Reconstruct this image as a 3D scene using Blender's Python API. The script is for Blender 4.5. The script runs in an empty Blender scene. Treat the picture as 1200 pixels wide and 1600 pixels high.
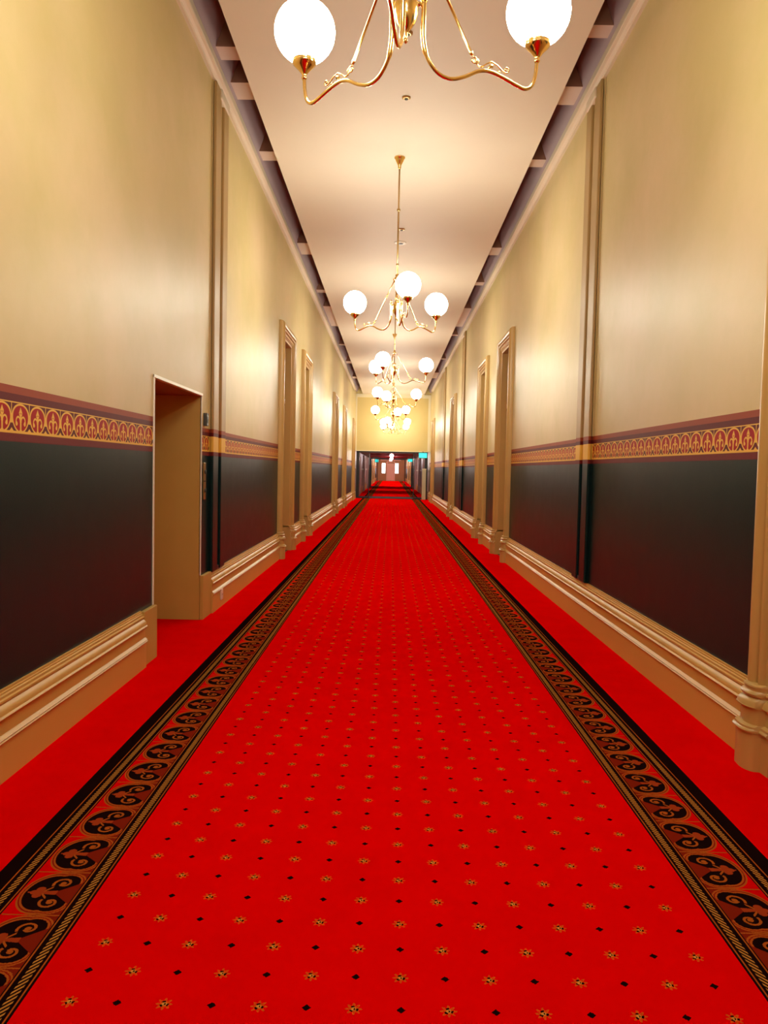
import bpy, bmesh, math, random
from mathutils import Vector, Matrix
random.seed(4)
S = bpy.context.scene
COL = S.collection

# ------------------------------------------------------------------ camera
F_PX, PITCH, YAW, ROLL, EYE = 1239.4, -0.0540, -0.0071, 0.0213, 1.5
cy, sy, cp, sp, cr, sr = math.cos(YAW), math.sin(YAW), math.cos(PITCH), math.sin(PITCH), math.cos(ROLL), math.sin(ROLL)
right0 = Vector((cy, -sy, 0))
fwd = Vector((cp * sy, cp * cy, sp))
up0 = Vector((-sp * sy, -sp * cy, cp))
rgt = right0 * cr + up0 * sr
upv = right0 * -sr + up0 * cr
cd = bpy.data.cameras.new('camera')
cam = bpy.data.objects.new('camera', cd)
COL.objects.link(cam)
cd.sensor_fit = 'HORIZONTAL'
cd.sensor_width = 36
cd.lens = F_PX / 1200 * 36
cd.clip_end = 300
cam.matrix_world = Matrix(((rgt.x, upv.x, -fwd.x, 0), (rgt.y, upv.y, -fwd.y, 0), (rgt.z, upv.z, -fwd.z, EYE), (0, 0, 0, 1)))
S.camera = cam

# ------------------------------------------------------------------ world, exposure
w = bpy.data.worlds.new('world')
S.world = w
w.use_nodes = True
w.node_tree.nodes['Background'].inputs[0].default_value = (0.9, 0.75, 0.6, 1)
w.node_tree.nodes['Background'].inputs[1].default_value = 0.05
S.view_settings.view_transform = 'Standard'
S.view_settings.look = 'None'
S.view_settings.gamma = 1
S.view_settings.use_curve_mapping = False
S.view_settings.exposure = 0.08
GLOBE_POWER = 58.0
GLOBE_COLOR = (0.96, 0.94, 0.78)

# ------------------------------------------------------------------ node expressions
class X:
    """a shader value; arithmetic on it makes Math nodes"""
    def __init__(s, nt, v): s.nt, s.v = nt, v
    def _m(s, op, *a):
        n = s.nt.nodes.new('ShaderNodeMath')
        n.operation = op
        for i, q in enumerate((s,) + a):
            q = q.v if isinstance(q, X) else q
            if isinstance(q, (int, float)): n.inputs[i].default_value = q
            else: s.nt.links.new(q, n.inputs[i])
        return X(s.nt, n.outputs[0])
    def __add__(s, o): return s._m('ADD', o)
    def __radd__(s, o): return s._m('ADD', o)
    def __sub__(s, o): return s._m('SUBTRACT', o)
    def __rsub__(s, o): return X(s.nt, float(o))._m('SUBTRACT', s)
    def __mul__(s, o): return s._m('MULTIPLY', o)
    def __rmul__(s, o): return s._m('MULTIPLY', o)
    def __truediv__(s, o): return s._m('DIVIDE', o)
    def lt(s, o): return s._m('LESS_THAN', o)
    def gt(s, o): return s._m('GREATER_THAN', o)
    def abs(s): return s._m('ABSOLUTE')
    def min(s, o): return s._m('MINIMUM', o)
    def max(s, o): return s._m('MAXIMUM', o)
    def sqrt(s): return s._m('SQRT')
    def wrap(s, lo, hi): return s._m('WRAP', hi, lo)
    def fract(s): return s._m('FRACT')
    def floor(s): return s._m('FLOOR')
    def cos(s): return s._m('COSINE')
    def atan2(s, o): return s._m('ARCTAN2', o)
    def inv(s): return 1.0 - s
    def band(s, a, b): return s.gt(a) * s.lt(b)
def dist(x, y, cx, cy_): 
    a, b = x - cx, y - cy_
    return (a * a + b * b).sqrt()
def ell(x, y, cx, cy_, rx, ry):
    a, b = (x - cx) / rx, (y - cy_) / ry
    return (a * a + b * b).sqrt()
def new_mat(name, col=(0.5, 0.5, 0.5), rough=0.5, metal=0.0, spec=0.5, emit=None, es=0):
    m = bpy.data.materials.new(name)
    m.use_nodes = True
    b = m.node_tree.nodes['Principled BSDF']
    b.inputs['Base Color'].default_value = (*col, 1)
    b.inputs['Roughness'].default_value = rough
    b.inputs['Metallic'].default_value = metal
    b.inputs['Specular IOR Level'].default_value = spec
    if emit:
        b.inputs['Emission Color'].default_value = (*emit, 1)
        b.inputs['Emission Strength'].default_value = es
    return m
def mixc(nt, fac, a, b):
    n = nt.nodes.new('ShaderNodeMix')
    n.data_type = 'RGBA'
    n.clamp_factor = True
    if isinstance(fac, X): fac = fac.v
    if isinstance(fac, float): n.inputs[0].default_value = fac
    else: nt.links.new(fac, n.inputs[0])
    for i, c in ((6, a), (7, b)):
        if isinstance(c, tuple): n.inputs[i].default_value = (*c, 1)
        else: nt.links.new(c, n.inputs[i])
    return n.outputs[2]
def pos(nt):
    g = nt.nodes.new('ShaderNodeNewGeometry')
    s = nt.nodes.new('ShaderNodeSeparateXYZ')
    nt.links.new(g.outputs['Position'], s.inputs[0])
    return g.outputs['Position'], X(nt, s.outputs[0]), X(nt, s.outputs[1]), X(nt, s.outputs[2])
def noise(nt, vec, scale, detail=3, rough=0.5):
    n = nt.nodes.new('ShaderNodeTexNoise')
    n.inputs['Scale'].default_value = scale
    n.inputs['Detail'].default_value = detail
    n.inputs['Roughness'].default_value = rough
    nt.links.new(vec, n.inputs['Vector'])
    return X(nt, n.outputs['Fac'])
def bump(nt, h, strength, distance=0.01):
    n = nt.nodes.new('ShaderNodeBump')
    n.inputs['Strength'].default_value = strength
    n.inputs['Distance'].default_value = distance
    nt.links.new(h.v, n.inputs['Height'])
    nt.links.new(n.outputs[0], nt.nodes['Principled BSDF'].inputs['Normal'])

TAN = (0.62, 0.485, 0.215)
TAN2 = (0.51, 0.41, 0.17)
OCHRE = (0.62, 0.36, 0.085)
GOLD = (0.80, 0.49, 0.085)
RUST = (0.30, 0.055, 0.022)
PLUM = (0.12, 0.012, 0.014)
CRIM = (0.36, 0.006, 0.008)
DADO = (0.003, 0.019, 0.021)
Z1, Z2, Z3, Z4, Z5 = 1.595, 1.636, 1.789, 1.826, 1.864     # painted dado bands
PITCHF = 0.188

def wall_material(name, y_phase, plain=False, trim=False):
    m = new_mat(name, TAN, 0.42)
    nt = m.node_tree
    P, x, y, z = pos(nt)
    up = mixc(nt, noise(nt, P, 0.9, 3).lt(0.0) + noise(nt, P, 0.7, 5, 0.65) * 3.0 - 1.2, mixc(nt, noise(nt, P, 1.3, 4), TAN, TAN2), (0.66, 0.50, 0.285)) if not trim else mixc(nt, 0.0, (0.40, 0.255, 0.095), TAN)
    if plain:
        fr = mixc(nt, 0.0, GOLD, GOLD)
    else:
        b = ((y - y_phase) / PITCHF).fract() * PITCHF - PITCHF / 2
        b = b.abs()
        h = z - Z2
        e = ell(b, h - b * b * 1.2, 0, 0.074, 0.088, 0.070)
        inside = e.lt(0.90)
        g = e.band(0.90, 1.03)                                       # oval ring
        g = g.max(h.lt(0.012)).max(h.gt(0.147))                     # rails
        g = g.max(b.gt(0.0905) * h.gt(0.05))                         # line between ovals
        g = g.max(b.gt(0.070) * h.band(0.05, 0.095) * e.gt(0.95))
        g = g.max((b + h * 1.1).lt(0.030))                          # leaf foot
        g = g.max((0.094 - b + h * 1.3).lt(0.036))
        g = g.max(b.lt(0.0075) * h.lt(0.10))                        # stem
        g = g.max(dist(b, h, 0, 0.098).lt(0.0165))                  # bulb
        g = g.max((b * 1.6 + h).lt(0.130) * h.gt(0.10))             # tip
        d = dist(b, h, 0.026, 0.060)
        g = g.max(d.band(0.0165, 0.0265) * h.gt(0.055))              # curl
        g = g.max(dist(b, h, 0.043, 0.048).lt(0.011))
        g = g.max(b.band(0.030, 0.054) * h.band(0.045, 0.060) * d.gt(0.013))
        dot = dist(b, h, 0.007, 0.098).lt(0.0035)
        bg = mixc(nt, inside, PLUM, CRIM)
        fr = mixc(nt, g * dot.inv(), bg, GOLD)
    c = mixc(nt, z.gt(Z1), DADO, PLUM)
    c = mixc(nt, z.gt(Z1 + 0.004) * z.lt(Z2), c, (0.16, 0.022, 0.022))
    c = mixc(nt, z.gt(Z2), c, fr)
    c = mixc(nt, z.gt(Z3), c, PLUM)
    c = mixc(nt, z.gt(Z4), c, RUST)
    c = mixc(nt, z.gt(Z5), c, up)
    bs = nt.nodes['Principled BSDF']
    nt.links.new(c, bs.inputs['Base Color'])
    nt.links.new((z.gt(Z1) * 0.12 + 0.31 + noise(nt, P, 6, 2) * 0.06).v, bs.inputs['Roughness'])
    nt.links.new((z.gt(Z5) * 0.42 + 0.20 - z.gt(Z1) * 0.12).v, bs.inputs['Specular IOR Level'])
    bump(nt, noise(nt, P, 140, 2) * 0.5 + noise(nt, P, 2.2, 3) * 2.0, 0.12, 0.006)
    return m

def noisy(name, c1, c2, scale, rough, bs=0.05, bsc=120, spec=0.5):
    m = new_mat(name, c1, rough, spec=spec)
    nt = m.node_tree
    P, x, y, z = pos(nt)
    nt.links.new(mixc(nt, noise(nt, P, scale, 3), c1, c2), nt.nodes['Principled BSDF'].inputs['Base Color'])
    bump(nt, noise(nt, P, bsc, 2), bs, 0.005)
    return m

def carpet_material():
    m = new_mat('patterned_carpet', (0.7, 0, 0), 1.0, spec=0.0)
    nt = m.node_tree
    P, x, y, z = pos(nt)
    fuzz = noise(nt, P, 420, 2, 0.7)
    wob = noise(nt, P, 160, 1) * 0.006 - 0.003
    red = mixc(nt, noise(nt, P, 3.0, 5, 0.65), (0.74, 0.0004, 0.0006), (0.97, 0.0008, 0.001))
    red = mixc(nt, fuzz * 0.4, red, (0.55, 0.0004, 0.0004))
    DARK = (0.010, 0.003, 0.003)
    ORG = (0.50, 0.105, 0.012)
    YEL = (0.66, 0.27, 0.045)
    MID = (0.30, 0.012, 0.004)
    # field: stars and dots on a half-drop grid
    CX, CY, GX, GY = 0.062, 2.266, 0.132, 0.1392
    gx, gy = (x + wob - CX) / GX + 0.5, (y + wob - CY) / GY + 0.5
    ix, iy = gx.floor(), gy.floor()
    fx, fy = (gx.fract() - 0.5) * GX, (gy.fract() - 0.5) * GY
    odd = ((ix + iy) * 0.5).fract().gt(0.25)
    r = (fx * fx + fy * fy).sqrt()
    th = fy.atan2(fx)
    away = (((ix - 0.5 + 0.5) * GX + CX) - 0.060).abs().lt(1.03)
    star = r.lt((th * 8).cos() * 0.006 + 0.0185) * r.gt(0.0115 + (th * 8).cos() * 0.004 ).max(r.lt(0.0125)) * away
    hole = r.band(0.007, 0.0135) * (th * 3 + 0.8).cos().gt(0.1) * away
    hole2 = r.lt(0.0045) * fx.gt(0.0) * away
    dot = (fx.abs() + fy.abs() * 1.0).lt(0.0135) * away
    col = mixc(nt, star * odd.inv() * 0.8, red, (0.68, 0.11, 0.008))
    col = mixc(nt, r.lt(0.0075) * odd.inv() * away, col, YEL)
    col = mixc(nt, hole.max(hole2) * odd.inv(), col, DARK)
    col = mixc(nt, dot * odd, col, DARK)
    # border, t = 0 at the outer black edge, 0.403 at the inner edge
    t = 1.456 - (x - 0.060).abs()
    inb = t.band(0.0, 0.403)
    bc = mixc(nt, 0.0, DARK, DARK)
    s = x.gt(0) * 2 - 1
    for a, b_ in ((0.084, 0.108), (0.356, 0.380)):
        tw = ((y - t * 1.4) / 0.0232).fract()
        bc = mixc(nt, t.band(a, b_) * tw.band(0.15, 0.62), bc, YEL)
    for a in (0.066, 0.128, 0.338, 0.392):
        bc = mixc(nt, t.band(a - 0.0025, a + 0.0025), bc, ORG)
    u = t - 0.139 + wob
    pan = t.band(0.136, 0.331)
    PB = 0.2784
    v = (((y - 2.822) / PB).fract() * PB - PB / 2).abs() + wob
    base = mixc(nt, u.gt(0.085), red, mixc(nt, fuzz, MID, (0.20, 0.02, 0.004)))
    lines = v.band(PB / 2 - 0.003, PB / 2 + 0.01) * u.gt(0.0)
    base = mixc(nt, lines, base, ORG)
    e1 = ell(u, v, 0.094, 0.0, 0.090, 0.128)
    lob = dist(u, v, 0.132, 0.068)
    d = (e1 - 1.0) * 0.095
    d = d.min(lob - 0.061)
    # cleft on the inner side
    cleft = u.gt(0.118) * v.lt((u - 0.118) * 0.9 + 0.004)
    outline = d.band(-0.012, -0.006).max(d.band(-0.001, 0.005)) * cleft.inv()
    blob = mixc(nt, d.lt(0.005) * cleft.inv(), base, MID)
    blob = mixc(nt, outline, blob, ORG)
    dark = d.lt(-0.013) * cleft.inv()
    blob = mixc(nt, dark, blob, DARK)
    # red-brown stem between the curls, outlined, and its three-leaf head
    stem = u.band(0.060, 0.125) * v.lt(0.007 + (u - 0.060) * 0.10)
    tre = dist(u, v, 0.046, 0.0).lt(0.014).max(dist(u, v, 0.062, 0.020).lt(0.0155)).max(dist(u, v, 0.068, 0.0).lt(0.016)).max((u - 0.030).abs().lt(0.006) * v.lt(0.004))
    lf = stem.max(tre)
    blob = mixc(nt, lf, blob, (0.42, 0.050, 0.010))
    # curls
    # spiral line: radius grows with the turn
    r2 = dist(u, v, 0.124, 0.062)
    a2 = (v - 0.062).atan2(u - 0.124)                       # -pi..pi
    tt = ((a2 + 2.6) / 6.2832).fract()                     # one turn, 0..1
    rs_ = 0.011 + tt * 0.024
    curl = (r2 - rs_).abs().lt(0.0048)
    curl = curl.max(r2.lt(0.0105)) * v.gt(0.004)
    curl = curl.max(u.band(0.078, 0.100) * v.lt(0.040) * (v - (u - 0.070) * 1.2).abs().lt(0.006))
    blob = mixc(nt, curl, blob, ORG)
    bc = mixc(nt, pan, bc, blob)
    bc = mixc(nt, fuzz * 0.35, bc, DARK)
    col = mixc(nt, inb, col, bc)
    # plain surround outside the border
    col = mixc(nt, t.lt(0.0), col, red)
    nt.links.new(col, nt.nodes['Principled BSDF'].inputs['Base Color'])
    bump(nt, fuzz, 0.25, 0.004)
    return m

M = {}
M['wall_l'] = wall_material('left_wall_paint', 3.912 - PITCHF / 2)
M['wall_r'] = wall_material('right_wall_paint', 4.422 - PITCHF / 2)
M['pil'] = wall_material('pilaster_paint', 0, plain=True, trim=True)
M['pil2'] = wall_material('pilaster_field_paint', 0, plain=True)
M['trim'] = noisy('ochre_gloss_trim', OCHRE, (0.66, 0.38, 0.10), 3.0, 0.42)
M['casing'] = noisy('tan_gloss_casing', (0.52, 0.32, 0.10), (0.58, 0.37, 0.125), 3.0, 0.32)
M['reveal'] = noisy('ochre_reveal_paint', (0.52, 0.31, 0.065), (0.58, 0.36, 0.085), 4.0, 0.55, 0.08)
M['leaf'] = noisy('brown_door_paint', (0.36, 0.22, 0.09), (0.42, 0.26, 0.11), 3.0, 0.35)
M['ceil'] = noisy('ceiling_paint', (0.74, 0.65, 0.53), (0.70, 0.60, 0.49), 1.2, 0.6, 0.05, 90)
M['cornice'] = noisy('cornice_paint', (0.72, 0.60, 0.46), (0.66, 0.55, 0.42), 2, 0.5)
M['cove'] = noisy('mauve_cove_paint', (0.46, 0.33, 0.33), (0.40, 0.30, 0.31), 2, 0.6)
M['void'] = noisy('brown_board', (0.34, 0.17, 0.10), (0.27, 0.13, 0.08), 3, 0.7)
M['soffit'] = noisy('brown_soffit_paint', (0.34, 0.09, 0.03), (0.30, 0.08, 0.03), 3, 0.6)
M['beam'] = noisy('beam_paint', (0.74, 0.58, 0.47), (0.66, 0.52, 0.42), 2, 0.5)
M['endwall'] = noisy('yellow_wall_paint', (0.68, 0.54, 0.22), (0.64, 0.50, 0.20), 1, 0.5)
M['cream'] = noisy('cream_paint', (0.82, 0.74, 0.52), (0.78, 0.70, 0.48), 1, 0.45)
M['white'] = new_mat('white_metal', (0.85, 0.80, 0.70), 0.35)
M['brass'] = new_mat('polished_brass', (0.86, 0.58, 0.22), 0.16, 1.0)
M['brass2'] = new_mat('dull_brass', (0.50, 0.33, 0.14), 0.32, 1.0)
M['globe'] = new_mat('lit_opal_glass', (0.9, 0.9, 0.9), 0.3, emit=GLOBE_COLOR, es=GLOBE_POWER)
M['carpet'] = carpet_material()
M['maroon'] = noisy('maroon_paint', (0.17, 0.015, 0.02), (0.13, 0.012, 0.016), 2, 0.4)
M['steel'] = new_mat('black_steel', (0.012, 0.010, 0.010), 0.35)
M['mat'] = noisy('black_entrance_mat', (0.02, 0.008, 0.008), (0.03, 0.01, 0.01), 60, 0.9, 0.2)
M['mauve'] = noisy('pale_mauve_paint', (0.55, 0.38, 0.32), (0.44, 0.31, 0.26), 2, 0.45)
M['peach'] = noisy('peach_paint', (0.95, 0.56, 0.42), (0.92, 0.53, 0.40), 1, 0.5)
M['peachw'] = noisy('orange_tan_paint', (0.50, 0.22, 0.07), (0.46, 0.20, 0.06), 1, 0.5)
M['day'] = new_mat('bright_daylit_pane', (0.9, 0.9, 0.95), 0.3, emit=(1.0, 0.97, 0.96), es=5.0)
M['exit'] = new_mat('lit_turquoise_sign_face', (0.05, 0.6, 0.55), 0.3, emit=(0.02, 0.85, 0.75), es=1.3)
M['plastic'] = new_mat('white_plastic', (0.80, 0.76, 0.68), 0.35)
M['grey'] = new_mat('dark_grey_plastic', (0.06, 0.06, 0.06), 0.4)
M['lens'] = new_mat('small_lamp_glass', (0.9, 0.9, 0.9), 0.3, emit=(1, 0.88, 0.82), es=330)
M['post'] = noisy('pale_green_grey_paint', (0.62, 0.56, 0.36), (0.56, 0.50, 0.32), 3, 0.45)
g = bpy.data.materials.new('clear_glass')
g.use_nodes = True
nt = g.node_tree
nt.nodes.clear()
o_ = nt.nodes.new('ShaderNodeOutputMaterial')
mx = nt.nodes.new('ShaderNodeMixShader')
tr = nt.nodes.new('ShaderNodeBsdfTransparent')
tr.inputs[0].default_value = (0.86, 0.84, 0.88, 1)
gl = nt.nodes.new('ShaderNodeBsdfGlossy')
gl.inputs['Roughness'].default_value = 0.02
fr = nt.nodes.new('ShaderNodeFresnel')
fr.inputs[0].default_value = 1.5
nt.links.new(fr.outputs[0], mx.inputs[0])
nt.links.new(tr.outputs[0], mx.inputs[1])
nt.links.new(gl.outputs[0], mx.inputs[2])
nt.links.new(mx.outputs[0], o_.inputs[0])
M['glass'] = g

# ------------------------------------------------------------------ mesh helpers
def obj(name, bm, mat, parent=None, smooth=False, loc=(0, 0, 0), bev=0):
    bmesh.ops.recalc_face_normals(bm, faces=bm.faces[:])
    me = bpy.data.meshes.new(name)
    bm.to_mesh(me)
    bm.free()
    me.materials.append(M[mat])
    if smooth:
        me.polygons.foreach_set('use_smooth', [True] * len(me.polygons))
    o = bpy.data.objects.new(name, me)
    COL.objects.link(o)
    o.location = loc
    if parent: o.parent = parent
    if smooth == 'auto':
        md = o.modifiers.new('edges', 'EDGE_SPLIT')
        md.split_angle = math.radians(35)
    if bev:
        md = o.modifiers.new('bevel', 'BEVEL')
        md.width = bev
        md.segments = 2
    return o
def empty(name, loc=(0, 0, 0), rz=0):
    o = bpy.data.objects.new(name, None)
    COL.objects.link(o)
    o.location = loc
    o.rotation_euler = (0, 0, rz)
    o.empty_display_size = 0.1
    return o
def tag(o, label, cat, group=None):
    o['label'] = label
    o['category'] = cat
    if group: o['group'] = group
    return o
def struct(o, label=None):
    o['kind'] = 'structure'
    if label: o['label'] = label
    return o
def box(bm, x0, x1, y0, y1, z0, z1):
    vs = [bm.verts.new((x, y, z)) for x in (x0, x1) for y in (y0, y1) for z in (z0, z1)]
    for f in ((0, 1, 3, 2), (4, 6, 7, 5), (0, 4, 5, 1), (2, 3, 7, 6), (0, 2, 6, 4), (1, 5, 7, 3)):
        bm.faces.new([vs[i] for i in f])
def boxes(*bs):
    bm = bmesh.new()
    for b in bs: box(bm, *b)
    return bm
def sweep(bm, rings, closed=False, caps=True):
    rs = [[bm.verts.new(p) for p in r] for r in rings]
    n = len(rs[0])
    for a, b in zip(rs, rs[1:]):
        for i in range(n if closed else n - 1):
            j = (i + 1) % n
            bm.faces.new((a[i], a[j], b[j], b[i]))
    if caps:
        bm.faces.new(rs[0])
        bm.faces.new(rs[-1][::-1])
def tube(bm, pts, r, n=10):
    pts = [Vector(p) for p in pts]
    rings = []
    nrm = None
    for i, p in enumerate(pts):
        t = (pts[min(i + 1, len(pts) - 1)] - pts[max(i - 1, 0)]).normalized()
        if nrm is None: nrm = t.orthogonal().normalized()
        nrm = (nrm - t * nrm.dot(t)).normalized()
        b = t.cross(nrm)
        rr = r[i] if isinstance(r, (list, tuple)) else r
        rings.append([p + (nrm * math.cos(k * 2 * math.pi / n) + b * math.sin(k * 2 * math.pi / n)) * rr for k in range(n)])
    sweep(bm, rings, True)
def lathe(bm, prof, cx=0, cy_=0, n=24):
    rings = [[(cx + r * math.cos(k * 2 * math.pi / n), cy_ + r * math.sin(k * 2 * math.pi / n), z) for k in range(n)] for r, z in prof]
    sweep(bm, rings, True)
def spline(pts, k=6):
    P = [Vector(p) for p in pts]
    out = []
    for i in range(len(P) - 1):
        a, b, c, d = P[max(i - 1, 0)], P[i], P[i + 1], P[min(i + 2, len(P) - 1)]
        for j in range(k):
            t = j / k
            out.append(0.5 * ((2 * b) + (c - a) * t + (2 * a - 5 * b + 4 * c - d) * t * t + (3 * b - a - 3 * c + d) * t ** 3))
    out.append(P[-1])
    return out

# ------------------------------------------------------------------ setting
XL, XR = -1.827, 1.974
XC = 0.065
YB, YE = -6.5, 40.5                 # unseen back wall, end wall
ZC = 5.29                           # underside of the ceiling raft
ZT = 5.95
TH = 0.35
DH = 3.86                           # outer top of door casings
AW = 0.25                           # casing width
LD = [(12.85, 14.5), (16.0, 17.6), (24.7, 26.4), (29.9, 31.5), (37.3, 39.0)]
RD = [(2.45, 4.15), (13.05, 14.6), (16.3, 17.9), (24.3, 25.9), (35.9, 37.7)]
OPN = (6.11, 7.63, 2.165)

def wall_with_holes(side, holes):
    s = -1 if side == 'left' else 1
    xw = XL if s < 0 else XR
    x0, x1 = sorted((xw, xw + s * TH))
    bm = bmesh.new()
    y = YB - 0.3
    for a, b, h in sorted(holes):
        box(bm, x0, x1, y, a, -0.05, ZT)
        box(bm, x0, x1, a, b, h, ZT)
        y = b
    box(bm, x0, x1, y, YE, -0.05, ZT)
    return struct(obj('wall_' + side, bm, 'wall_l' if s < 0 else 'wall_r'))
HG = AW - 0.03
wall_with_holes('left', [(a + HG, b - HG, DH - HG) for a, b in LD] + [OPN])
wall_with_holes('right', [(a + HG, b - HG, DH - HG) for a, b in RD])
struct(obj('wall_back_bounce', boxes((XL - TH, XR + TH, YB - 0.3, YB, -0.05, ZT)), 'endwall'))  # unseen wall behind the camera, added to bounce light

# end wall over the glass screen, with cream border
we = obj('wall_end', boxes((XL - TH, XR + TH, YE, YE + 0.3, 2.43, ZT), (XL - TH, XL, YE, YE + 0.3, -0.05, 2.43), (XR, XR + TH, YE, YE + 0.3, -0.05, 2.43)), 'endwall')
struct(we)
struct(obj('trim_1', boxes((XL, XR, YE - 0.03, YE, 5.12, 5.29), (XL, XL + 0.07, YE - 0.03, YE, 2.43, 5.12), (XR - 0.12, XR, YE - 0.03, YE, 2.43, 5.12), (XL, XR, YE - 0.03, YE, 2.40, 2.44)), 'cream'))

# floor slab and carpet
struct(obj('floor', boxes((XL - TH, XR + TH, YB - 0.3, 103.3, -0.10, -0.012), (-3.6, XL - TH, 5.0, 8.2, -0.10, -0.012)), 'void'))
cb = boxes((XL + 0.001, XR - 0.001, YB + 0.001, YE, -0.012, 0.0), (XL + 0.001, XR - 0.001, YE, 67.0, -0.012, 0.0), (XL + 0.001, XR - 0.001, 67.0, 102.99, -0.012, 0.0), (-3.39, XL + 0.001, OPN[0] + 0.005, OPN[1] - 0.005, -0.012, 0.0))
tag(obj('carpet', cb, 'carpet'), 'long bright red patterned carpet with two scrolled black and gold borders', 'carpet')

# ceiling raft, the boards above it and the coved gap on each side
struct(obj('ceiling', boxes((-1.487, 1.634, YB, YE, ZC, ZC + 0.05)), 'ceil'))
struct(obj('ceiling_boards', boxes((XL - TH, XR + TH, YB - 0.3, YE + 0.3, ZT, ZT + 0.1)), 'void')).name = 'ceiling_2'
n_trim = 2
for s, xw in ((-1, XL), (1, XR)):
    # cornice: a small moulded shelf along the wall top
    prof = [(0, 5.27), (0.030, 5.27), (0.036, 5.285), (0.060, 5.295), (0.085, 5.300), (0.09, 5.31), (0.09, 5.375), (0.07, 5.39), (0, 5.39)]
    bm = bmesh.new()
    sweep(bm, [[(xw - s * p, y, z) for p, z in prof] for y in (YB, 38.6)], True)
    struct(obj('trim_%d' % n_trim, bm, 'cornice')); n_trim += 1
    # sloping mauve cove above it
    bm = bmesh.new()
    pr = [(0, 5.39), (0.06, 5.39), (0.26, ZT), (0, ZT)]
    sweep(bm, [[(xw - s * p, y, z) for p, z in pr] for y in (YB, YE)], True)
    struct(obj('trim_%d' % n_trim, bm, 'cove')); n_trim += 1
beams = {-1: [(1.2, 1.5), (3.9, 4.2), (7.72, 7.97), (8.42, 8.80), (10.2, 10.5), (14.25, 15.0), (17.9, 18.2), (19.7, 22.4), (25.6, 25.85), (29.6, 30.2), (34.5, 35.2)],
         1: [(1.2, 1.5), (3.9, 4.2), (7.25, 7.46), (8.38, 8.79), (10.3, 10.55), (14.3, 14.8), (16.9, 17.2), (19.6, 22.1), (23.4, 23.6), (28.4, 28.6), (32.5, 34.5)]}
for s, xw in ((-1, XL), (1, XR)):
    for a, b in beams[s]:
        x0, x1 = sorted((xw - s * 0.02, xw - s * 0.75))
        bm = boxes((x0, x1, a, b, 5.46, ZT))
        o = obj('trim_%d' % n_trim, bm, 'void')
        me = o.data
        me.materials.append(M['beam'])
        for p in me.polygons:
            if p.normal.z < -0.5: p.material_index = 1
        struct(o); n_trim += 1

# pilasters with two raised ribs
def pilaster(side, y0, y1):
    global n_trim
    s, xw = (-1, XL) if side == 'left' else (1, XR)
    w_ = y1 - y0
    def bx(a, b, p, z0=0.4175, z1=5.27):
        xs = sorted((xw, xw - s * p))
        return (xs[0], xs[1], a, b, z0, z1)
    o = obj('trim_%d' % n_trim, boxes(bx(y0, y1, 0.018)), 'pil2')
    n_trim += 1
    struct(o)
    obj('raised_rib', boxes(bx(y0, y0 + w_ * 0.40, 0.045)), 'pil', o, bev=0.012)
    obj('raised_rib', boxes(bx(y1 - w_ * 0.38, y1, 0.045)), 'pil', o, bev=0.012)
    obj('corbel', boxes(bx(y0 + w_ * 0.3, y1 - 0.02, 0.06, 5.17, 5.275)), 'cornice', o, bev=0.015)
    obj('glint_block', boxes(bx(y0 + w_ * 0.42, y1 - 0.02, 0.03, 0.4175, 0.455)), 'grey', o, bev=0.004)  # small block added where a highlight shows on the pilaster base
pilaster('left', 7.97, 8.56)
pilaster('right', 7.80, 8.34)
pilaster('right', 21.6, 22.4)
pilaster('right', 29.2, 30.1)

# skirting
SK = [(0, 0), (0.050, 0), (0.050, 0.185), (0.056, 0.188), (0.062, 0.195), (0.056, 0.202), (0.060, 0.207), (0.050, 0.216), (0.042, 0.222), (0.042, 0.296),
      (0.056, 0.300), (0.060, 0.306), (0.056, 0.312), (0.050, 0.315), (0.050, 0.330), (0.040, 0.346), (0.028, 0.356), (0.028, 0.362), (0.034, 0.366), (0.034, 0.376), (0.024, 0.380),
      (0.024, 0.392), (0.016, 0.396), (0.016, 0.404), (0.010, 0.406), (0.010, 0.4175), (0, 0.4175)]
def skirting(side, runs):
    s, xw = (-1, XL) if side == 'left' else (1, XR)
    bm = bmesh.new()
    for a, b in runs:
        sweep(bm, [[(xw - s * p, y, z) for p, z in SK] for y in (a, b)], True)
    return bm
lruns = [(YB, 5.79), (7.98, LD[0][0])] + [(LD[i][1], LD[i + 1][0]) for i in range(4)] + [(LD[4][1], YE)]
rruns = [(YB, RD[0][0])] + [(RD[i][1], RD[i + 1][0]) for i in range(4)] + [(RD[4][1], YE)]
bl = struct(obj('baseboard_left', skirting('left', lruns), 'trim', smooth='auto'))
struct(obj('baseboard_right', skirting('right', rruns), 'trim', smooth='auto'))
obj('end_block', boxes((XL, XL + 0.035, 5.79, OPN[0], 0, 0.41)), 'reveal', bl, bev=0.004)
obj('end_block', boxes((XL, XL + 0.035, OPN[1], 7.98, 0, 0.43)), 'reveal', bl, bev=0.004)

# ------------------------------------------------------------------ recess in the left wall
a, b, h = OPN
struct(obj('wall_recess', boxes((-3.4, XL - 0.001, b - 0.004, b + 0.12, 0, h + 0.1), (-3.4, XL - TH, a - 0.12, a, 0, h + 0.1), (-3.5, -3.4, a - 0.12, b + 0.12, 0, h + 0.1),
                                (XL - TH, XL - 0.001, a - 0.004, a + 0.004, 0, h)), 'reveal'))
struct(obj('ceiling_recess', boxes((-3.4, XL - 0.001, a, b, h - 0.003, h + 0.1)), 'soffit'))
q = 0.022
struct(obj('trim_60', boxes((XL - 0.01, XL + 0.008, a - q, a + 0.004, 0.41, h + q), (XL - 0.01, XL + 0.008, b - 0.004, b + q * 0.7, 0.43, h + q), (XL - 0.03, XL + 0.012, a - q, b + q, h - 0.004, h + q)), 'white', bev=0.003))

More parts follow.
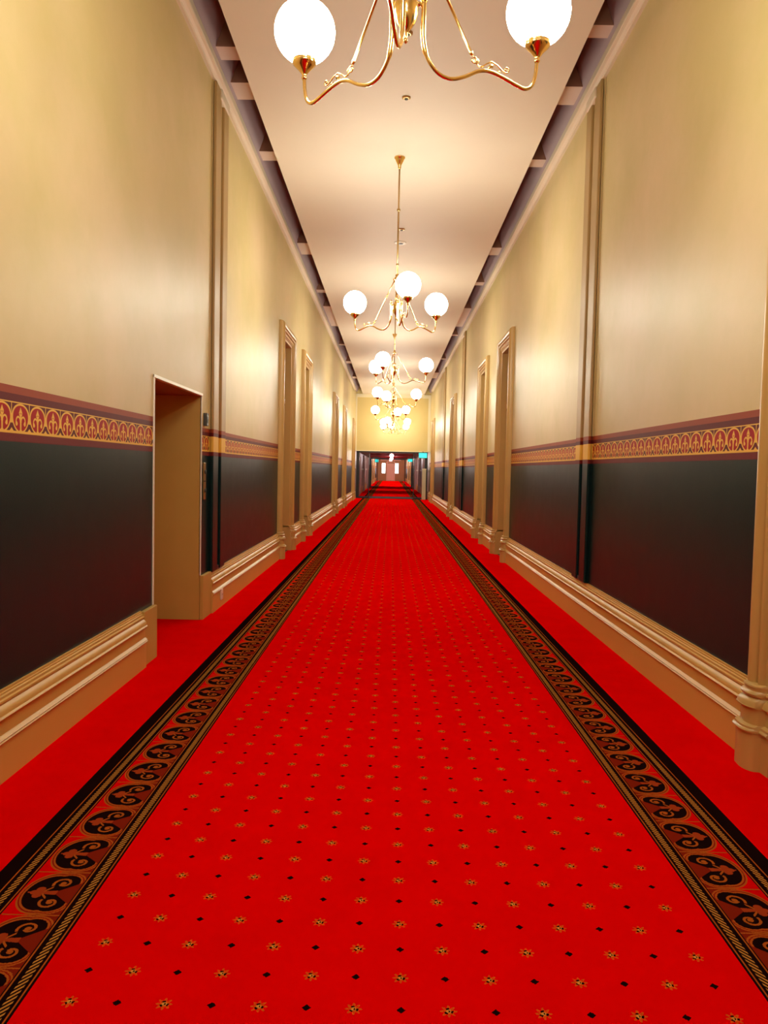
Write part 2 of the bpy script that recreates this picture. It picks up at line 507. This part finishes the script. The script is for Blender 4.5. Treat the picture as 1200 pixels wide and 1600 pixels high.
# ------------------------------------------------------------------ doors
def casing(side, y0, y1, H, num, P=1.0, plinth_h=0.44):
    s, xw = (-1, XL) if side == 'left' else (1, XR)
    root = struct(empty('door_%d' % num, (0, 0, 0)))
    prof = [(0, 0), (0, 0.020), (0.003, 0.040), (0.010, 0.058), (0.022, 0.074), (0.038, 0.084), (0.054, 0.086), (0.070, 0.082), (0.084, 0.070), (0.092, 0.055), (0.096, 0.045), (0.108, 0.045), (0.112, 0.062),
            (0.126, 0.070), (0.140, 0.066), (0.148, 0.055), (0.150, 0.042), (0.190, 0.042), (0.196, 0.032), (0.208, 0.032), (0.214, 0.022), (0.250, 0.018), (0.250, -0.20), (0.225, -0.20), (0.10, -0.001)]
    zs = plinth_h - 0.02
    bm = bmesh.new()
    rings = []
    for k in range(4):
        r = []
        for w_, p in prof:
            yy = y0 + w_ if k < 2 else y1 - w_
            zz = zs if k in (0, 3) else H - w_
            r.append((xw - s * p * P, yy, zz))
        rings.append(r)
    sweep(bm, rings, True)
    obj('architrave', bm, 'casing', root, smooth='auto')
    plan = [(0, 0), (0, 0.020), (0.003, 0.042), (0.010, 0.060), (0.022, 0.076), (0.040, 0.088), (0.065, 0.094), (0.090, 0.095), (0.115, 0.092), (0.140, 0.084), (0.160, 0.072), (0.172, 0.058), (0.178, 0.030), (0.250, 0.026), (0.250, -0.20), (0.225, -0.20), (0.10, -0.001)]
    lev = [(0, 0.034), (0.195, 0.034), (0.197, 0.046), (0.205, 0.050), (0.213, 0.046), (0.217, 0.040), (0.228, 0.040), (0.236, 0.024), (0.236, 0.018), (0.318, 0.018), (0.320, 0.032),
           (0.328, 0.038), (0.336, 0.034), (0.350, 0.032), (0.366, 0.018), (0.372, 0.008), (0.378, 0.008), (0.382, 0.020), (0.392, 0.024), (0.402, 0.018), (0.408, 0.008), (0.420, 0.008), (0.426, 0.012), (0.434, 0.010), (0.44, 0.0)]
    for side2 in (0, 1):
        bm = bmesh.new()
        rings = []
        for z, o in lev:
            r = []
            for w_, p in plan:
                ww = w_ - (o * 0.8 if w_ < 0.06 and p > 0 else 0) if True else w_
                if w_ == 0 and p == 0: ww = -o * 0.8
                pp = p + o if p > 0 else p
                yy = y0 + ww if side2 == 0 else y1 - ww
                r.append((xw - s * pp, yy, z))
            rings.append(r)
        sweep(bm, rings, True)
        obj('plinth_block', bm, 'casing', root, smooth='auto')
    # leaf, transom bar and fanlight set back in the reveal
    i0, i1, zt = y0 + AW, y1 - AW, H - AW
    xa, xb = xw + s * 0.13, xw + s * 0.18
    X0, X1 = min(xa, xb), max(xa, xb)
    leaf_h = 2.62
    lf = obj('door_leaf', boxes((X0, X1, i0 + 0.01, i1 - 0.01, 0.01, leaf_h)), 'leaf', root, bev=0.003)
    ym = (i0 + i1) / 2
    xf = xa - s * 0.012
    for (pa, pb) in ((i0 + 0.10, ym - 0.05), (ym + 0.05, i1 - 0.10)):
        for (za, zb) in ((0.25, 0.95), (1.15, 2.45)):
            x0_, x1_ = sorted((xf, xa + s * 0.01))
            t = 0.035
            bm = boxes((x0_, x1_, pa, pb, za, za + t), (x0_, x1_, pa, pb, zb - t, zb), (x0_, x1_, pa, pa + t, za + t, zb - t), (x0_, x1_, pb - t, pb, za + t, zb - t))
            box(bm, *sorted((xa - s * 0.006, xa + s * 0.01)), pa + 0.07, pb - 0.07, za + 0.07, zb - 0.07)
            obj('door_panel', bm, 'leaf', lf, bev=0.004)
    bm = bmesh.new()
    tube(bm, [(xa, i0 + 0.07, 1.05), (xa - s * 0.05, i0 + 0.07, 1.05)], 0.010)
    tube(bm, [(xa - s * 0.05, i0 + 0.07, 1.05), (xa - s * 0.06, i0 + 0.07, 1.05), (xa - s * 0.085, i0 + 0.07, 1.05), (xa - s * 0.095, i0 + 0.07, 1.05)], [0.016, 0.028, 0.028, 0.014], 14)
    obj('door_knob', bm, 'brass', lf, True)
    x0_, x1_ = sorted((xw + s * 0.08, xw + s * 0.18))
    obj('transom_bar', boxes((x0_, x1_, i0, i1, leaf_h + 0.01, leaf_h + 0.09)), 'casing', root, bev=0.008)
    fl = obj('fanlight_frame', boxes((X0, X1, i0, i1, leaf_h + 0.09, leaf_h + 0.15), (X0, X1, i0, i1, zt - 0.07, zt), (X0, X1, i0, i0 + 0.07, leaf_h + 0.15, zt - 0.07), (X0, X1, i1 - 0.07, i1, leaf_h + 0.15, zt - 0.07)), 'leaf', root, bev=0.004)
    obj('fanlight_pane', boxes((min(xw + s * 0.15, xw + s * 0.16), max(xw + s * 0.15, xw + s * 0.16), i0 + 0.06, i1 - 0.06, leaf_h + 0.14, zt - 0.06)), 'grey', fl)
    bm = bmesh.new()
    tube(bm, [(xw + s * 0.10, i1 - 0.001, 2.60), (xw + s * 0.10, i1 - 0.06, 2.60), (xw + s * 0.10, i1 - 0.07, 2.60)], [0.012, 0.012, 0.022], 10)
    obj('fanlight_catch', bm, 'brass', root, True)
    # back of the door recess
    x0_, x1_ = sorted((xw + s * 0.30, xw + s * TH))
    obj('reveal_lining', boxes((x0_, x1_, i0, i1, 0, zt)), 'void', root)
    return root
k = 1
LDL = ['nearest door on the left wall', 'second door along the left wall', 'third door along the left wall', 'fourth door along the left wall', 'farthest door on the left wall']
RDL = ['door casing cut by the right edge', 'first full door on the right wall', 'second door along the right wall', 'third door along the right wall', 'farthest door on the right wall']
for (a, b), lb in zip(LD, LDL):
    casing('left', a, b, DH, k)['label'] = 'tall tan moulded doorway, ' + lb
    k += 1
for (a, b), lb in zip(RD, RDL):
    casing('right', a, b, DH, k)['label'] = 'tall tan moulded doorway, ' + lb
    k += 1

# ------------------------------------------------------------------ chandeliers
def polar(r, z, az=0): return Vector((r * math.sin(az), r * math.cos(az), z))
RG = 0.655
def arm_meshes():
    """one arm along +Y; z measured from the floor"""
    P = [(0.082, 3.53), (0.082, 3.46), (0.082, 3.38), (0.100, 3.305), (0.150, 3.247), (0.215, 3.230), (0.285, 3.252), (0.355, 3.290), (0.415, 3.299), (0.490, 3.283), (0.560, 3.262), (0.600, 3.258), (0.632, 3.280), (0.648, 3.33), (RG, 3.40)]
    pts = spline([(0, r, z) for r, z in P], 5)
    rad = [0.012 if p.y < 0.095 and p.z > 3.3 else 0.0085 for p in pts]
    bm = bmesh.new()
    tube(bm, pts, rad, 10)
    tube(bm, [(0, 0.035, 3.515), (0, 0.085, 3.515)], 0.009, 8)          # clamp to the hub
    lathe(bm, [(0.004, 3.525), (0.015, 3.53), (0.017, 3.54), (0.008, 3.55), (0.012, 3.562), (0.008, 3.575), (0.003, 3.588)], 0, 0.082, 10)
    arm = bm
    # scroll riding on the hump
    sc = bmesh.new()
    Q = []
    for t in range(15):                                                   # inner curl
        a_ = -2.2 + t * 0.42
        r_ = 0.006 + 0.0085 * (t / 14)
        Q.append((0, 0.345 + r_ * math.cos(-a_), 3.333 + r_ * math.sin(-a_)))
    Q += [(0, 0.352, 3.312), (0, 0.372, 3.312), (0, 0.395, 3.330), (0, 0.420, 3.343), (0, 0.450, 3.333), (0, 0.475, 3.315), (0, 0.492, 3.308)]
    for t in range(14):
        a_ = -1.5 + t * 0.5
        r_ = 0.014 * (1 - t / 17)
        Q.append((0, 0.497 + r_ * math.cos(a_), 3.323 + r_ * math.sin(a_)))
    tube(sc, Q, 0.0032, 6)
    tube(sc, [(0, 0.400, 3.303), (0, 0.412, 3.322), (0, 0.424, 3.325)], [0.003, 0.006, 0.009], 8)
    tube(sc, [(0, 0.470, 3.290), (0, 0.462, 3.303), (0, 0.452, 3.306)], [0.003, 0.005, 0.007], 8)
    # stay with hook
    st = bmesh.new()
    a0, a1 = Vector((0, 0.030, 3.835)), Vector((0, 0.322, 3.352))
    d = (a1 - a0)
    ts = [0, 0.02, 0.025, 0.38, 0.385, 0.40, 0.405, 0.44, 0.445, 0.46, 0.465, 0.97, 0.975, 1.0]
    rs = [0.009, 0.009, 0.006, 0.006, 0.010, 0.010, 0.007, 0.009, 0.011, 0.010, 0.0065, 0.0065, 0.009, 0.006]
    tube(st, [a0 + d * t for t in ts], rs, 8)
    H = [a1]
    for t in range(12):
        a_ = 2.1 - t * 0.5
        H.append(Vector((0, 0.333 + 0.013 * math.cos(a_), 3.334 + 0.013 * math.sin(a_))))
    tube(st, H, 0.0035, 6)
    # cup and gallery under the globe
    cu = bmesh.new()
    lathe(cu, [(0.010, 3.385), (0.014, 3.395), (0.010, 3.402), (0.014, 3.412), (0.030, 3.432), (0.044, 3.445), (0.055, 3.457), (0.058, 3.465), (0.055, 3.472), (0.058, 3.476), (0.060, 3.495), (0.056, 3.497), (0.054, 3.480), (0.0, 3.474)][:-1], 0, RG, 24)
    for q_ in range(3):
        a_ = q_ * 2.094 + 0.5
        tube(cu, [(0.056 * math.cos(a_), RG + 0.056 * math.sin(a_), 3.486), (0.068 * math.cos(a_), RG + 0.068 * math.sin(a_), 3.486)], 0.004, 6)
    # globe
    gb = bmesh.new()
    prof = []
    R_ = 0.147
    for i in range(19):
        a_ = -math.pi / 2 + math.radians(21) + i * (math.pi - math.radians(21)) / 18
        prof.append((max(R_ * math.cos(a_), 0.0005), 3.612 + R_ * math.sin(a_)))
    lathe(gb, prof, 0, RG, 32)
    return arm, sc, st, cu, gb
def mk(bm, name, mat):
    bmesh.ops.recalc_face_normals(bm, faces=bm.faces[:])
    me = bpy.data.meshes.new(name)
    bm.to_mesh(me)
    bm.free()
    me.materials.append(M[mat])
    me.polygons.foreach_set('use_smooth', [True] * len(me.polygons))
    return me
am, sc, st, cu, gb = arm_meshes()
ME = {'arm': mk(am, 'arm', 'brass'), 'scroll_ornament': mk(sc, 'scroll_ornament', 'brass'), 'stay_rod': mk(st, 'stay_rod', 'brass'),
      'globe_holder': mk(cu, 'globe_holder', 'brass'), 'glass_globe': mk(gb, 'glass_globe', 'globe')}
bm = bmesh.new()
lathe(bm, [(0.0105, 3.62), (0.0105, 5.20)], n=12)
lathe(bm, [(0.011, 4.64), (0.020, 4.65), (0.022, 4.66), (0.020, 4.67), (0.011, 4.68)], n=14)
lathe(bm, [(0.011, 3.985), (0.016, 3.99), (0.016, 4.01), (0.011, 4.015)], n=14)
ME['rod'] = mk(bm, 'rod', 'brass2')
bm = bmesh.new()
lathe(bm, [(0.011, 5.15), (0.018, 5.16), (0.020, 5.19), (0.036, 5.22), (0.052, 5.25), (0.056, 5.27), (0.066, 5.275), (0.066, ZC - 0.001), (0.001, ZC - 0.001)], n=24)
ME['ceiling_canopy'] = mk(bm, 'ceiling_canopy', 'brass')
bm = bmesh.new()
lathe(bm, [(0.011, 3.80), (0.030, 3.815), (0.034, 3.83), (0.030, 3.845), (0.016, 3.86), (0.022, 3.875), (0.012, 3.89)], n=16)
ME['stay_collar'] = mk(bm, 'stay_collar', 'brass')
bm = bmesh.new()
lathe(bm, [(0.0005, 3.335), (0.008, 3.342), (0.010, 3.352), (0.005, 3.360), (0.010, 3.368), (0.008, 3.378), (0.020, 3.395), (0.038, 3.42), (0.050, 3.455), (0.053, 3.49), (0.046, 3.52), (0.030, 3.535), (0.034, 3.545), (0.020, 3.555), (0.014, 3.58), (0.018, 3.60), (0.012, 3.63)], n=24)
ME['hub'] = mk(bm, 'hub', 'brass')
def part(name, parent, rz=0):
    o = bpy.data.objects.new(name, ME[name])
    COL.objects.link(o)
    o.parent = parent
    o.rotation_euler = (0, 0, rz)
    return o
def chandelier(x, y, angs, label, dz=0):
    r = empty('chandelier', (x, y, dz))
    tag(r, label, 'chandelier', 'three-globe chandeliers down the hallway')
    for n in ('rod', 'ceiling_canopy', 'stay_collar', 'hub'): part(n, r)
    for a_ in angs:
        rz = -math.radians(a_)
        ar = part('arm', r, rz)
        part('scroll_ornament', ar)
        part('stay_rod', r, rz)
        hd = part('globe_holder', r, rz)
        part('glass_globe', r, rz)
CH = [(0.04, -2.7, (60, 180, 300), 'added brass chandelier with three lit globes, unseen behind the viewer, lighting the near walls'),  # out of view, continues the spacing; added to light the near walls
      (0.025, 3.53, (312, 68.5, 190), 'nearest brass chandelier, two big lit globes showing, cut off by the top edge'),
      (0.03, 9.86, (306, 51, 169), 'brass three-globe chandelier whose whole rod and ceiling canopy show, second nearest'),
      (0.03, 16.05, (325, 80, 200), 'third nearest brass chandelier, with two of its globes overlapping on the left'),
      (0.035, 22.5, (222, 342, 102), 'fourth nearest brass chandelier, its globes level with the foot of the ceiling'),
      (0.05, 28.7, (15, 137, 258), 'fifth nearest brass chandelier, with two globes close together on the right'),
      (0.05, 35.1, (80, 200, 320), 'small far chandelier hanging just above the farthest one, sixth along the hall'),
      (0.10, 38.9, (190, 310, 70), 'farthest and lowest-looking chandelier, close to the yellow end wall')]
for c in CH: chandelier(*c)

# ------------------------------------------------------------------ fittings on the ceiling
def detector(name, x, y, r, label, mat='plastic', cat='smoke detector', grp=None):
    root = empty(name, (x, y, ZC))
    tag(root, label, cat, grp)
    bm = bmesh.new()
    lathe(bm, [(r, -0.0005), (r, -0.010), (r * 0.86, -0.016), (r * 0.6, -0.018)], n=24)
    obj('base_plate', bm, mat, root, 'auto')
    bm = bmesh.new()
    lathe(bm, [(r * 0.42, -0.016), (r * 0.45, -0.022), (r * 0.28, -0.028), (0.002, -0.029)], n=16)
    obj('sensor_head', bm, 'grey', root, 'auto')
detector('sprinkler', 0.066, 7.107, 0.046, 'small round ceiling sprinkler right below the nearest chandelier hub', cat='sprinkler', mat='brass2')
detector('sprinkler', 0.079, 8.306, 0.044, 'small round ceiling sprinkler on its own below the nearest chandelier', cat='sprinkler', mat='brass2')
detector('sprinkler', 0.09, 12.75, 0.055, 'small sprinkler on the ceiling behind the second chandelier rod', cat='sprinkler', mat='brass2')
detector('smoke_detector', 0.085, 13.5, 0.10, 'wide flat smoke detector on the ceiling behind the second chandelier rod')

# ------------------------------------------------------------------ small things by the recess
def wall_plate(name, y, z, w_, h_, t, label, cat, mat, extra=None, x=XL):
    root = empty(name, (x, y, z))
    tag(root, label, cat)
    obj('cover', boxes((0, t, -w_ / 2, w_ / 2, -h_ / 2, h_ / 2)), mat, root, bev=0.003)
    return root
r = wall_plate('call_plate', 7.76, 1.345, 0.085, 0.36, 0.012, 'tall brass plate with two round buttons on the dark wall beside the recess', 'button plate', 'brass2')
for zz in (0.09, -0.09):
    bm = bmesh.new()
    tube(bm, [(0.010, 0, zz), (0.022, 0, zz), (0.024, 0, zz)], [0.020, 0.020, 0.014], 16)
    obj('button', bm, 'grey', r, 'auto')
obj('divider', boxes((0.010, 0.015, -0.042, 0.042, -0.006, 0.006)), 'grey', r)
r = wall_plate('card_reader', 7.76, 1.945, 0.07, 0.125, 0.035, 'small dark grey box on the cream wall just above the red stripe', 'sensor', 'grey')
obj('lens', boxes((0.033, 0.038, -0.02, 0.02, -0.03, 0.03)), 'steel', r, bev=0.002)
r = wall_plate('power_socket', 8.38, 0.135, 0.085, 0.115, 0.014, 'small white power socket low on the left skirting board', 'socket', 'plastic', x=XL + 0.050)
for yy in (-0.018, 0.018):
    obj('socket_hole', boxes((0.013, 0.0152, yy - 0.003, yy + 0.003, -0.012, 0.006)), 'grey', r)
obj('switch', boxes((0.013, 0.019, -0.01, 0.01, 0.022, 0.042)), 'plastic', r, bev=0.002)

# ------------------------------------------------------------------ beyond the end wall
Y2 = 67.0
Y3 = 103.0
struct(obj('wall_lobby_left', boxes((XL - TH, XL, YE + 0.3, Y2, -0.05, 2.6)), 'mauve'))
struct(obj('wall_lobby_right', boxes((XR, XR + TH, YE + 0.3, Y2, -0.05, 2.6)), 'mauve'))
struct(obj('ceiling_lobby', boxes((XL - TH, XR + TH, YE + 0.3, Y2, 2.43, 2.6)), 'maroon'))
struct(obj('wall_far_left', boxes((XL - TH, XL, Y2, Y3, -0.05, 3.3)), 'wall_l'))
struct(obj('wall_far_right', boxes((XR, XR + TH, Y2, Y3, -0.05, 3.3)), 'wall_r'))
struct(obj('ceiling_far', boxes((XL - TH, XR + TH, Y2, Y3 + 0.3, 2.95, 3.3), (XL - TH, XR + TH, Y2, Y2 + 0.2, 2.43, 2.95)), 'cream'))
struct(obj('wall_far_end', boxes((XL - TH, XR + TH, Y3, Y3 + 0.3, -0.05, 3.3)), 'peachw'))
struct(obj('trim_61', boxes((-1.3, 1.3, Y3 - 0.04, Y3, 2.62, 2.90)), 'peach'))
# peach door at the very end
d = struct(empty('door_11', (0.02, Y3, 0)))
d['label'] = 'small peach door at the very far end of the hall'
obj('architrave', boxes((-0.56, -0.45, -0.08, 0, 0, 2.5), (0.45, 0.56, -0.08, 0, 0, 2.5), (-0.45, 0.45, -0.08, 0, 2.38, 2.5)), 'peach', d, bev=0.01)
lf = obj('door_leaf', boxes((-0.44, 0.44, -0.035, 0, 0.01, 2.24)), 'peach', d)
for xa in (-0.36, 0.04):
    for z0, z1 in ((0.2, 0.9), (1.05, 2.1)):
        obj('door_panel', boxes((xa, xa + 0.32, -0.05, -0.03, z0, z1)), 'peach', lf, bev=0.01)
for n_, xw_ in ((1, -0.90), (2, 0.80)):
    wn = struct(obj('window_%d' % n_, boxes((xw_ - 0.25, xw_ - 0.21, Y3 - 0.05, Y3, 0.95, 2.30), (xw_ + 0.21, xw_ + 0.25, Y3 - 0.05, Y3, 0.95, 2.30), (xw_ - 0.21, xw_ + 0.21, Y3 - 0.05, Y3, 2.26, 2.30), (xw_ - 0.21, xw_ + 0.21, Y3 - 0.05, Y3, 0.95, 0.99)), 'cream'))
    obj('window_pane', boxes((xw_ - 0.21, xw_ + 0.21, Y3 - 0.03, Y3 - 0.01, 0.99, 2.26)), 'day', wn)
# door surrounds in the lobby and far hall
def plain_surround(num, s, y0, y1, H, mat, lab):
    xw = XL if s < 0 else XR
    root = struct(empty('door_%d' % num, (xw, y0, 0)))
    root['label'] = lab
    w_ = y1 - y0
    def bx(p0, p1, a_, b_, z0, z1):
        xs = sorted((-s * p0, -s * p1))
        return (xs[0], xs[1], a_, b_, z0, z1)
    obj('architrave', boxes(bx(0, 0.11, 0, 0.25, 0, H), bx(0, 0.11, w_ - 0.25, w_, 0, H), bx(0, 0.11, 0.25, w_ - 0.25, H - 0.2, H)), mat, root, bev=0.02)
    obj('door_leaf', boxes(bx(0, 0.02, 0.25, w_ - 0.25, 0, H - 0.2)), 'leaf', root)
num = 12
for s, nm in ((-1, 'left'), (1, 'right')):
    for i, (y0, H, mt) in enumerate(((44.5, 2.38, 'mauve'), (52, 2.38, 'mauve'), (60, 2.38, 'mauve'), (70, 2.8, 'casing'), (77, 2.8, 'casing'), (86, 2.8, 'casing'))):
        plain_surround(num, s, y0, y0 + 1.6, H, mt, '%s doorway far beyond the glass screen on the %s side, row place %d' % ('pale mauve' if i < 3 else 'tan', nm, i % 3 + 1))
        num += 1
struct(obj('baseboard_lobby_left', boxes((XL, XL + 0.04, YE + 0.3, 44.5, 0, 0.4), (XL, XL + 0.04, 46.1, 52, 0, 0.4), (XL, XL + 0.04, 53.6, 60, 0, 0.4), (XL, XL + 0.04, 71.6, 77, 0, 0.4), (XL, XL + 0.04, 78.6, 86, 0, 0.4), (XL, XL + 0.04, 87.6, Y3, 0, 0.4)), 'casing'))
struct(obj('baseboard_lobby_right', boxes((XR - 0.04, XR, YE + 0.3, 44.5, 0, 0.4), (XR - 0.04, XR, 46.1, 52, 0, 0.4), (XR - 0.04, XR, 53.6, 60, 0, 0.4), (XR - 0.04, XR, 71.6, 77, 0, 0.4), (XR - 0.04, XR, 78.6, 86, 0, 0.4), (XR - 0.04, XR, 87.6, Y3, 0, 0.4)), 'casing'))
struct(obj('trim_62', boxes((XL, XL + 0.05, YE + 0.5, Y2, 1.42, 1.50)), 'cream'))
struct(obj('trim_63', boxes((XR - 0.05, XR, YE + 0.5, Y2, 1.42, 1.50)), 'cream'))

def screen(y, label, mat_y):
    root = tag(empty('glass_partition', (XC, y, 0)), label, 'glass partition')
    hw = 1.82
    obj('frame', boxes((-hw, -hw + 0.15, -0.05, 0.05, 0, 2.42), (hw - 0.14, hw, -0.05, 0.05, 0, 2.42), (-hw, hw, -0.05, 0.05, 2.34, 2.42)), 'steel', root)
    for a_, b_ in ((-hw + 0.15, -1.16), (1.12, hw - 0.14)):
        sp_ = obj('side_panel', boxes((a_, b_, -0.006, 0.006, 0.0, 2.34)), 'glass', root)
        obj('bottom_rail', boxes((a_, b_, -0.02, 0.02, 0.0, 0.06)), 'steel', sp_)
        obj('mullion', boxes((b_ - 0.02, b_ + 0.02, -0.03, 0.03, 0.0, 2.34) if a_ < 0 else (a_ - 0.02, a_ + 0.02, -0.03, 0.03, 0.0, 2.34)), 'steel', sp_)
    obj('header_panel', boxes((-1.14, 1.10, -0.01, 0.01, 2.30, 2.34)), 'maroon', root)
screen(YE + 0.12, 'black framed glass screen under the yellow end wall', 0)
screen(Y2 - 0.2, 'second black framed glass screen, seen through the first', 0)
tag(obj('door_mat', boxes((XL + 0.1, XR - 0.1, YE - 0.05, YE + 2.6, 0.0005, 0.012)), 'mat'), 'dark mat across the floor under the glass screen', 'mat')

def exit_sign(x, y, z, w_, h_, label, top=2.43):
    root = tag(empty('exit_sign', (x, y, z)), label, 'exit sign')
    obj('housing', boxes((-w_ / 2 - 0.015, w_ / 2 + 0.015, 0, 0.08, -h_ / 2 - 0.015, h_ / 2 + 0.015)), 'steel', root)
    obj('sign_face', boxes((-w_ / 2, w_ / 2, -0.008, 0.004, -h_ / 2, h_ / 2)), 'exit', root)
    obj('bracket', boxes((-0.02, 0.02, 0.02, 0.06, h_ / 2, top - z)), 'steel', root)
exit_sign(1.63, YE - 0.10, 2.235, 0.40, 0.24, 'turquoise lit exit sign at the top right corner of the glass screen')
exit_sign(1.62, Y2 - 0.6, 2.27, 0.36, 0.20, 'turquoise lit exit sign seen through the glass on the right')
exit_sign(-1.20, Y2 + 0.6, 2.20, 0.30, 0.24, 'turquoise lit exit sign seen through the glass on the left', 2.95)
# pale post in front of the screen
po = tag(empty('post', (1.70, YE - 0.35, 0)), 'pale cream square post standing right of the glass screen', 'post')
obj('shaft', boxes((-0.10, 0.10, -0.08, 0.08, 0.0, 1.52)), 'post', po, bev=0.01)
obj('cap', boxes((-0.11, 0.11, -0.09, 0.09, 1.52, 1.56)), 'cream', po, bev=0.006)
# lamps beyond the screen
def small_lamp(x, y, z, r, lab):
    root = tag(empty('ceiling_lamp', (x, y, z)), lab, 'lamp')
    bm = bmesh.new()
    lathe(bm, [(0.001, -r)] + [(r * math.cos(a_ * math.pi / 12), r * math.sin(a_ * math.pi / 12)) for a_ in range(-5, 5)] + [(0.001, r)], n=18)
    obj('globe', bm, 'lens', root, True)
    bm = bmesh.new()
    lathe(bm, [(r * 0.5, r * 0.86), (r * 0.5, r * 1.1), (0.02, r * 1.15), (0.02, r * 1.4)], n=14)
    obj('fitting', bm, 'brass2', root, True)
small_lamp(0.05, 46.0, 2.29, 0.10, 'small white globe lamp under the dark red lobby ceiling')
small_lamp(0.05, 58.0, 2.29, 0.10, 'farther white globe lamp under the dark red lobby ceiling')
small_lamp(0.0, 74.0, 2.65, 0.16, 'globe lamp in the bright hall beyond the second screen')
small_lamp(0.0, 84.0, 2.65, 0.16, 'globe lamp halfway down the bright far hall')
small_lamp(0.0, 96.0, 2.65, 0.16, 'globe lamp nearest the peach door')
